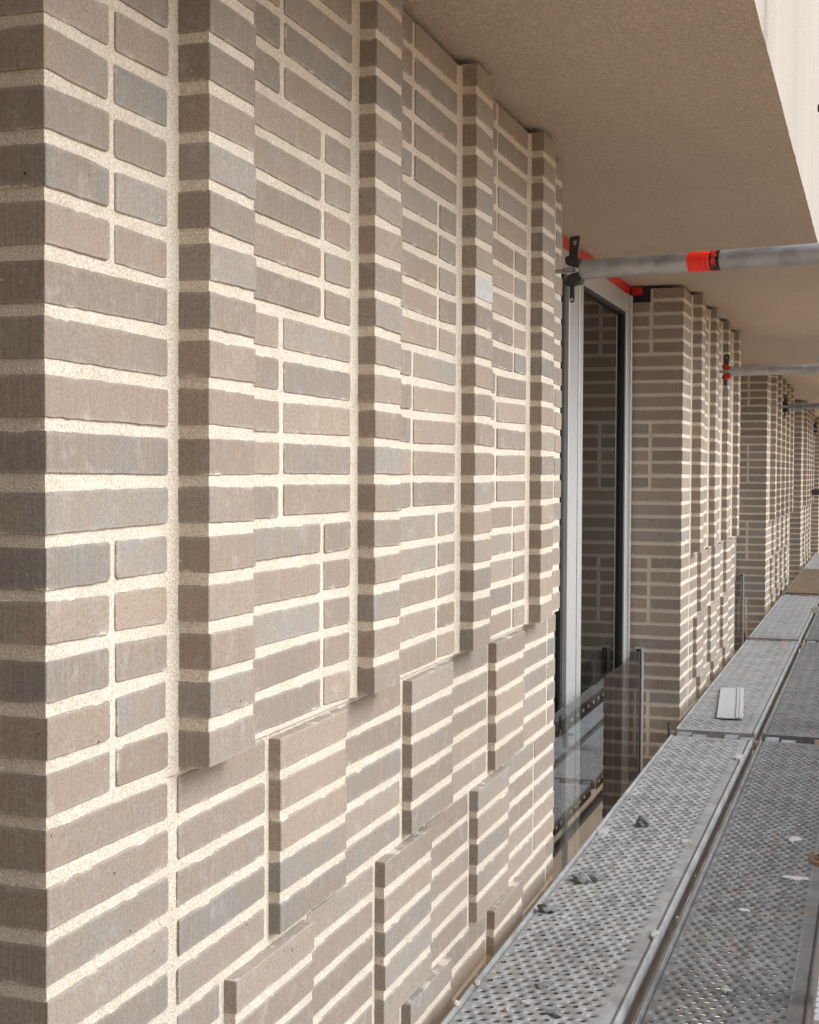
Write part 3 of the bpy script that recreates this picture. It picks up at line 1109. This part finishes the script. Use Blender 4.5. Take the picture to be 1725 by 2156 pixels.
# ------------------------------------------------------------------ wall ties
def wall_tie(pl, prr, label, rod_wall, tube_mat='galv', red=False, mark=False):
    """tube from the scaffold ending in a wedge clamp round an eye bolt. pl: tube mouth at the clamp, prr: a point on the axis"""
    pl, prr = Vector(pl), Vector(prr)
    ax = (prr - pl)
    ax.z = 0
    ax.normalize()
    ang = math.atan2(ax.y, ax.x)
    t = thing('wall_tie', pl, label, 'wall tie', 'tie tubes between wall and scaffold', ang)
    # local x runs along the tube away from the wall
    r = 0.0252 if mark else 0.02415
    L = 0.95
    b = MB()
    n = 28
    xs = [-0.004, 0.0, 0.006, 0.014, 0.022, 0.03, L]
    rs = [r * 0.93, r * 1.05, r * 1.06, r * 0.99, r * 1.01, r, r]
    V, F = [], []
    for x, rr_ in zip(xs, rs):
        for i in range(n):
            a = 2 * math.pi * i / n
            k = rr_ + (0.0007 * mnoise.noise((x * 90, math.cos(a) * 3, math.sin(a) * 3)) if x < 0.05 else 0)
            V.append((x, k * math.cos(a), k * math.sin(a)))
    for k in range(len(xs) - 1):
        for i in range(n):
            F.append((k * n + i, k * n + (i + 1) % n, (k + 1) * n + (i + 1) % n, (k + 1) * n + i))
    F += [tuple(range(n))[::-1], tuple(range((len(xs) - 1) * n, len(xs) * n))]
    b.add(V, F)
    b.obj('tube', M[tube_mat], t, True)
    # two forged jaws above and below the bolt, open towards the wall
    for s in (1, -1):
        j = MB()
        pr_ = [(-0.002, s * 0.007), (-0.030, s * 0.010), (-0.043, s * 0.016), (-0.047, s * 0.030), (-0.045, s * 0.039), (-0.030, s * 0.043), (-0.010, s * 0.036), (-0.002, s * 0.024)]
        if s < 0:
            pr_ = [(-0.002, -0.007), (-0.026, -0.010), (-0.040, -0.018), (-0.047, -0.034), (-0.044, -0.046), (-0.032, -0.047), (-0.018, -0.041), (-0.006, -0.042), (0.0, -0.030)]
        bm = bmesh.new()
        vv = [bm.verts.new((x, -0.017, z * 0.92)) for x, z in pr_]
        f_ = bm.faces.new(vv)
        ex = bmesh.ops.extrude_face_region(bm, geom=[f_])
        for v_ in [e_ for e_ in ex['geom'] if isinstance(e_, bmesh.types.BMVert)]:
            v_.co.y = 0.017
        bmesh.ops.recalc_face_normals(bm, faces=bm.faces)
        bmesh.ops.bevel(bm, geom=bm.edges[:], offset=0.003, segments=2, affect='EDGES', profile=0.5)
        j.bm(bm)
        j.obj('jaw', M['red' if red else 'forged'], t, True)
    # flat wedge with an eye, driven down through both jaws
    wq = MB()
    y0, y1 = -0.0035, 0.0035
    out = [(-0.039, 0.034), (-0.038, 0.087), (-0.035, 0.090), (-0.012, 0.091), (-0.009, 0.088), (-0.0145, 0.034)]
    hole = [(-0.0255, 0.065), (-0.0295, 0.077), (-0.0275, 0.0785), (-0.0185, 0.079), (-0.0170, 0.0775), (-0.0215, 0.065)]
    # bridge outline and hole with quads (matching order)
    ho = [hole[0], hole[1], hole[2], hole[3], hole[4], hole[5]]
    V = [(x, y, z) for y in (y0, y1) for (x, z) in out + ho]
    F = []
    for l in (0, 1):
        o = l * 12
        for i in range(6):
            k = (i + 1) % 6
            F.append((o + i, o + k, o + 6 + k, o + 6 + i))
    for i in range(6):
        k = (i + 1) % 6
        F.append((i, k, 12 + k, 12 + i))
        F.append((6 + i, 6 + k, 18 + k, 18 + i))
    wq.add(V, F)
    wq.obj('wedge', M['forged'], t)
    wq = MB()
    wq.prism([(-0.0365, -0.040), (-0.0245, -0.040), (-0.0235, -0.074), (-0.026, -0.083), (-0.0305, -0.086), (-0.035, -0.083), (-0.0375, -0.074)], -0.003, 0.003, 'y')
    wq.obj('wedge_tip', M['forged'], t)
    bt = MB()
    bt.tube((-0.0305, -0.0085, -0.0775), (-0.0305, -0.0045, -0.0775), 0.0045, 12)
    bt.obj('rivet', M['galv'], t, True)
    if mark:
        sx = 0.290
        rr_ = r + 0.0005

        def band(x0, x1, a0, a1, rad_, mb):
            k = 18
            V = []
            for i in range(k + 1):
                a = a0 + (a1 - a0) * i / k
                V += [(x0, rad_ * math.cos(a), rad_ * math.sin(a)), (x1, rad_ * math.cos(a), rad_ * math.sin(a))]
            mb.add(V, [(2 * i, 2 * i + 1, 2 * i + 3, 2 * i + 2) for i in range(k)])
        full = (math.pi * 0.30, math.pi * 1.72)
        q = MB()
        band(sx, sx + 0.057, *full, rr_, q)
        q.obj('sticker', M['sticker'], t, True)
        q = MB()
        band(sx + 0.0575, sx + 0.083, *full, rr_, q)
        q.obj('sticker_band', M['ink'], t, True)

        # lettering: built from the font outline, wrapped round the tube, reading downwards
        def text(body, size, x_base, start, mat, bold=0.0):
            cu = bpy.data.curves.new('lettering', 'FONT')
            cu.body = body
            cu.size = size
            cu.offset = bold
            tmp = bpy.data.objects.new('lettering', cu)
            COL.objects.link(tmp)
            dg = bpy.context.evaluated_depsgraph_get()
            dg.update()
            me = bpy.data.meshes.new_from_object(tmp.evaluated_get(dg))
            bpy.data.objects.remove(tmp)
            bm = bmesh.new()
            bm.from_mesh(me)
            bmesh.ops.triangulate(bm, faces=bm.faces[:])
            bmesh.ops.subdivide_edges(bm, edges=[e_ for e_ in bm.edges if e_.calc_length() > size * 0.3], cuts=1)
            R_ = r + 0.0009
            for v_ in bm.verts:
                u, h_ = v_.co.x, v_.co.y
                a = start + u / R_
                v_.co = Vector((x_base + h_, R_ * math.cos(a), R_ * math.sin(a)))
            bmesh.ops.recalc_face_normals(bm, faces=bm.faces)
            bm.to_mesh(me)
            bm.free()
            me.materials.clear()
            me.materials.append(mat)
            link('lettering', me, t)
        text('Layher.', 0.0225, sx + 0.0630, math.pi * 0.47, M['sticker'], 0.0005)
        # emblem under the name: a small framed cross-hatch
        em = MB()
        R_ = r + 0.0009

        def arcbox(x0, x1, u0, u1):
            V = []
            for u in (u0, u1):
                a = u / R_
                V += [(x0, R_ * math.cos(a), R_ * math.sin(a)), (x1, R_ * math.cos(a), R_ * math.sin(a))]
            em.add(V, [(0, 1, 3, 2)])
        ue = R_ * math.pi * 1.385
        for a_, b_, c_, d_ in ((0.063, 0.0642, 0, 0.009), (0.0762, 0.0775, 0, 0.009), (0.0643, 0.0761, 0, 0.0012), (0.0643, 0.0761, 0.0078, 0.009), (0.066, 0.0745, 0.003, 0.0042), (0.0675, 0.073, 0.0055, 0.0066)):
            arcbox(sx + a_, sx + b_, ue + c_, ue + d_)
        em.obj('emblem', M['sticker'], t)
        # small print on the sticker: rows of tiny dark strokes, too small to read
        sp = MB()
        rr2 = random.Random(5)
        R_ = r + 0.0009
        for row in range(7):
            x = sx + 0.004 + row * 0.0056
            u = R_ * math.pi * (0.58 + 0.02 * rr2.random())
            ue_ = R_ * math.pi * rr2.uniform(1.15, 1.45)
            while u < ue_:
                ln = rr2.uniform(0.0015, 0.005)
                V = []
                for uu in (u, u + ln):
                    a = uu / R_
                    V += [(x, R_ * math.cos(a), R_ * math.sin(a)), (x + rr2.uniform(0.0005, 0.0010), R_ * math.cos(a), R_ * math.sin(a))]
                sp.add(V, [(0, 1, 3, 2)])
                u += ln + 0.0011
        for k in range(7):
            a = math.pi * (0.95 + 0.06 * k)
            V = []
            for uu in (a, a + 0.10):
                V += [(sx + 0.047, R_ * math.cos(uu), R_ * math.sin(uu)), (sx + 0.0495, R_ * math.cos(uu), R_ * math.sin(uu))]
            sp.add(V, [(0, 1, 3, 2)])
        sp.obj('small_print', M['ink'], t)
    # the eye bolt is screwed into the wall: it runs square to the wall, so undo the tie's turn
    eb = MB()
    inv = Matrix.Rotation(-ang, 3, 'Z')
    q0 = inv @ (Vector(rod_wall) - pl)
    hx = -0.034
    eb.tube(q0, (hx - 0.012, 0.0, -0.0), 0.0055, 12)
    ring = []
    for i in range(15):
        a = 2 * math.pi * i / 14
        ring.append((hx + 0.011 * math.cos(a), -0.012 + 0.012 * math.sin(a) * 1.0, 0.0))
    eb.sweep(ring, 0.0052, 10)
    eb.obj('eye_bolt', M['galv'], t, True)
    return t


a = unproj(1228, 568, 3.72)
b = unproj(1717, 528, 3.43)
wall_tie(a, (b.x, b.y, a.z), 'grey tie tube with orange-red sticker, nearest of the row', (0.016, a.y + 0.0, a.z - 0.002), mark=True)
a = unproj(1540, 782, 7.4)
b = unproj(1718, 775.5, 7.2)
wall_tie(a, (b.x, b.y, a.z), 'grey tie tube with red painted clamp', (0.04, a.y - 0.0, a.z), red=True)
a = unproj(1661, 856, 11.0)
b = unproj(1720, 852, 10.85)
wall_tie(a, (b.x, b.y, a.z), 'grey tie tube with dark clamp, third along the wall', (0.04, a.y, a.z))
a = unproj(1722, 903, 16.3)
wall_tie(a, (a.x + 1, a.y - 0.25, a.z), 'farthest tie tube, its dark clamp at the right edge', (0.04, a.y, a.z))
# square steel beam end sticking in at the far right
p_ = unproj(1709, 1036, 12.5)
bx = MB()
bx.cbox(0, 0.6, -0.04, 0.04, -0.026, 0.026, 0.003)
tag(bx.obj('steel_bracket', M['forged'], None, False, p_), 'dark square steel bracket end at the right edge, far along the walkway', 'bracket')

# ------------------------------------------------------------------ things lying on the planks
def rock(sx, sy, sz, seed, sub=2, sharp=0.35):
    bm = bmesh.new()
    bmesh.ops.create_icosphere(bm, subdivisions=sub, radius=1)
    for v in bm.verts:
        n = v.co.normalized()
        k = 1 + sharp * mnoise.noise(n * 1.3 + Vector((seed, 0, 0))) + 0.18 * mnoise.noise(n * 3.7 + Vector((0, seed, 0)))
        v.co = Vector((n.x * sx * k, n.y * sy * k, max(-0.55, n.z) * sz * k))
    zmin = min(v.co.z for v in bm.verts)
    for v in bm.verts:
        v.co.z -= zmin
    mb = MB()
    mb.bm(bm)
    return mb


def lying(name, x, y, size, mat, label, cat, seed, group=None, rz=0, sharp=0.35):
    o = rock(*size, seed, 2, sharp).obj(name, M[mat], None, False, (x, y, 0.001))
    o.rotation_euler = (0, 0, rz)
    return tag(o, label, cat, group)


lying('brick_chip', 0.139, 2.265, (0.022, 0.026, 0.011), 'stone', 'flat grey brick chip, largest piece on the near plank', 'brick chip', 3.1, 'brick chips on the near plank', 0.5, 0.7)
lying('brick_chip', 0.168, 2.285, (0.014, 0.012, 0.008), 'stone', 'small dark brick chip just right of the largest flat chip', 'brick chip', 4.6, 'brick chips on the near plank', 0.2, 0.7)
lying('brick_chip', 0.196, 2.89, (0.015, 0.020, 0.014), 'stone', 'upright dark brick chip, farthest up the near plank', 'brick chip', 8.3, 'brick chips on the near plank', 1.0, 0.8)
lying('brick_chip', 0.106, 1.985, (0.017, 0.015, 0.011), 'stone', 'dark rough brick chip near the plank edge by the wall', 'brick chip', 12.3, 'brick chips on the near plank', 0.0, 0.8)
lying('brick_chip', 0.118, 1.995, (0.012, 0.016, 0.006), 'stone', 'thin brick flake beside the dark rough chip', 'brick chip', 15.3, 'brick chips on the near plank', 0.0, 0.7)
lying('brick_chip', 0.215, 1.50, (0.018, 0.012, 0.004), 'stone', 'thin grey flake lying over holes in the near plank', 'brick chip', 18.1, 'brick chips on the near plank', 0.4, 0.7)
lying('brick_chip', 0.268, 1.36, (0.016, 0.011, 0.005), 'stone', 'flat dark flake low on the near plank, towards the camera', 'brick chip', 21.7, 'brick chips on the near plank', 0.0, 0.7)
lying('mortar_lump', 0.074, 1.332, (0.010, 0.010, 0.009), 'crumb', 'round beige mortar lump on the wall-side rim', 'mortar lump', 2.2, 'mortar lumps on the planks', 0, 0.25)
lying('mortar_lump', 0.082, 1.462, (0.007, 0.007, 0.006), 'crumb', 'small beige mortar lump behind the round lump on the rim', 'mortar lump', 5.2, 'mortar lumps on the planks', 0, 0.4)
lying('mortar_lump', 0.176, 1.345, (0.005, 0.007, 0.005), 'crumb', 'pale mortar lump among the holes near the bottom of the frame', 'mortar lump', 7.7, 'mortar lumps on the planks', 0, 0.4)


def splat(seed, rx, ry, thick=0.0022):
    n = 64
    V = [(0, 0, thick)]
    for i in range(n):
        a = 2 * math.pi * i / n
        k = 1 + 0.6 * mnoise.noise((math.cos(a) * 1.6 + seed, math.sin(a) * 1.6, seed * 0.7)) + 0.55 * mnoise.noise((math.cos(a) * 5 + seed, math.sin(a) * 5, 3))
        k = max(0.5, min(1.5, k))
        V.append((rx * k * 0.66 * math.cos(a), ry * k * 0.66 * math.sin(a), thick))
    for i in range(n):
        x, y, _ = V[1 + i]
        V.append((x * 1.06, y * 1.06, -0.002))
    F = [(0, 1 + i, 1 + (i + 1) % n) for i in range(n)] + [(1 + i, 1 + n + i, 1 + n + (i + 1) % n, 1 + (i + 1) % n) for i in range(n)]
    mb = MB()
    mb.add(V, F)
    return mb


spl = [(0.665, 2.47, 0.050, 0.022, 'long white plaster streak across the dark outer plank'), (0.640, 2.88, 0.026, 0.045, 'broad white plaster splash, farthest up the dark outer plank'),
       (0.560, 2.15, 0.020, 0.016, 'pale plaster spot on the outer plank by an orange crumb'),
       (0.575, 1.60, 0.014, 0.018, 'white plaster spot low on the outer plank'), (0.095, 2.78, 0.022, 0.05, 'white plaster splash on the wall-side rim'), (0.345, 2.75, 0.018, 0.03, 'white plaster patch on the right edge of the wall-side plank'), (0.205, 1.40, 0.017, 0.014, 'white plaster fleck near the bottom of the wall-side plank'),
       (0.160, 1.95, 0.009, 0.014, 'small white fleck beside the dark rough chip'), (0.375, 4.02, 0.022, 0.07, 'pale plaster bridge dried across the gap between planks'),
       (0.385, 1.90, 0.012, 0.03, 'crusty plaster lump on the rim beside the gap')]
for i, (x, y, rx, ry, lb) in enumerate(spl):
    tag(splat(i * 3.3 + 1, rx, ry, 0.0014 if i < 8 else 0.005).obj('plaster_splash', M['splat'], None, False, (x, y, 0.0017)), lb, 'plaster splash', 'plaster splashes on the planks')

cr = MB()
rr = random.Random(11)
for i in range(300):
    pl_ = rr.random() < 0.62
    x = rr.choice((0.085, 0.09, 0.10, 0.36)) + rr.gauss(0, 0.008) if rr.random() < 0.5 else rr.uniform(0.08, 0.70)
    if 0.384 < x < 0.40:
        x += 0.03
    y = rr.uniform(1.15, 4.3)
    s = rr.choice((0.0009, 0.0013, 0.0018, 0.0026)) * rr.uniform(0.8, 1.3)
    bm = bmesh.new()
    bmesh.ops.create_icosphere(bm, subdivisions=1, radius=s)
    for v in bm.verts:
        v.co = Vector((v.co.x * rr.uniform(0.7, 1.5), v.co.y * rr.uniform(0.7, 1.5), v.co.z * rr.uniform(0.5, 1.0))) + Vector((x, y, 0.002 + s * 0.4))
    cr.bm(bm)
tag(cr.obj('crumbs', M['crumb']), 'fine beige crumbs of mortar strewn along the planks', 'crumbs', None, 'stuff')

# ribbed metal offcut lying on the second plank
rb = MB()
wd, ln = 0.112, 0.87
n = 46
poly = []
for i in range(n + 1):
    x = wd * 0.68 * i / n
    poly.append((x, 0.003 + (0.0016 if i % 2 else 0.0)))
for x, z in ((0.069, .003), (0.079, .003), (0.080, 0.009), (0.086, 0.009), (0.087, 0.006), (0.092, 0.006), (0.093, 0.009), (0.099, 0.009), (0.100, 0.005), (0.110, 0.005), (0.111, 0.0)):
    poly.append((x + 0.001, z))
poly.append((0.0, 0.0))
rb.prism(poly, 0, ln)
o = rb.obj('ribbed_offcut', M['trim'], None, False, (0.208, 4.83, 0.005))
o.rotation_euler = (0, 0, 0.085)
tag(o, 'pale ribbed aluminium offcut lying on the second wall-side plank', 'metal offcut')
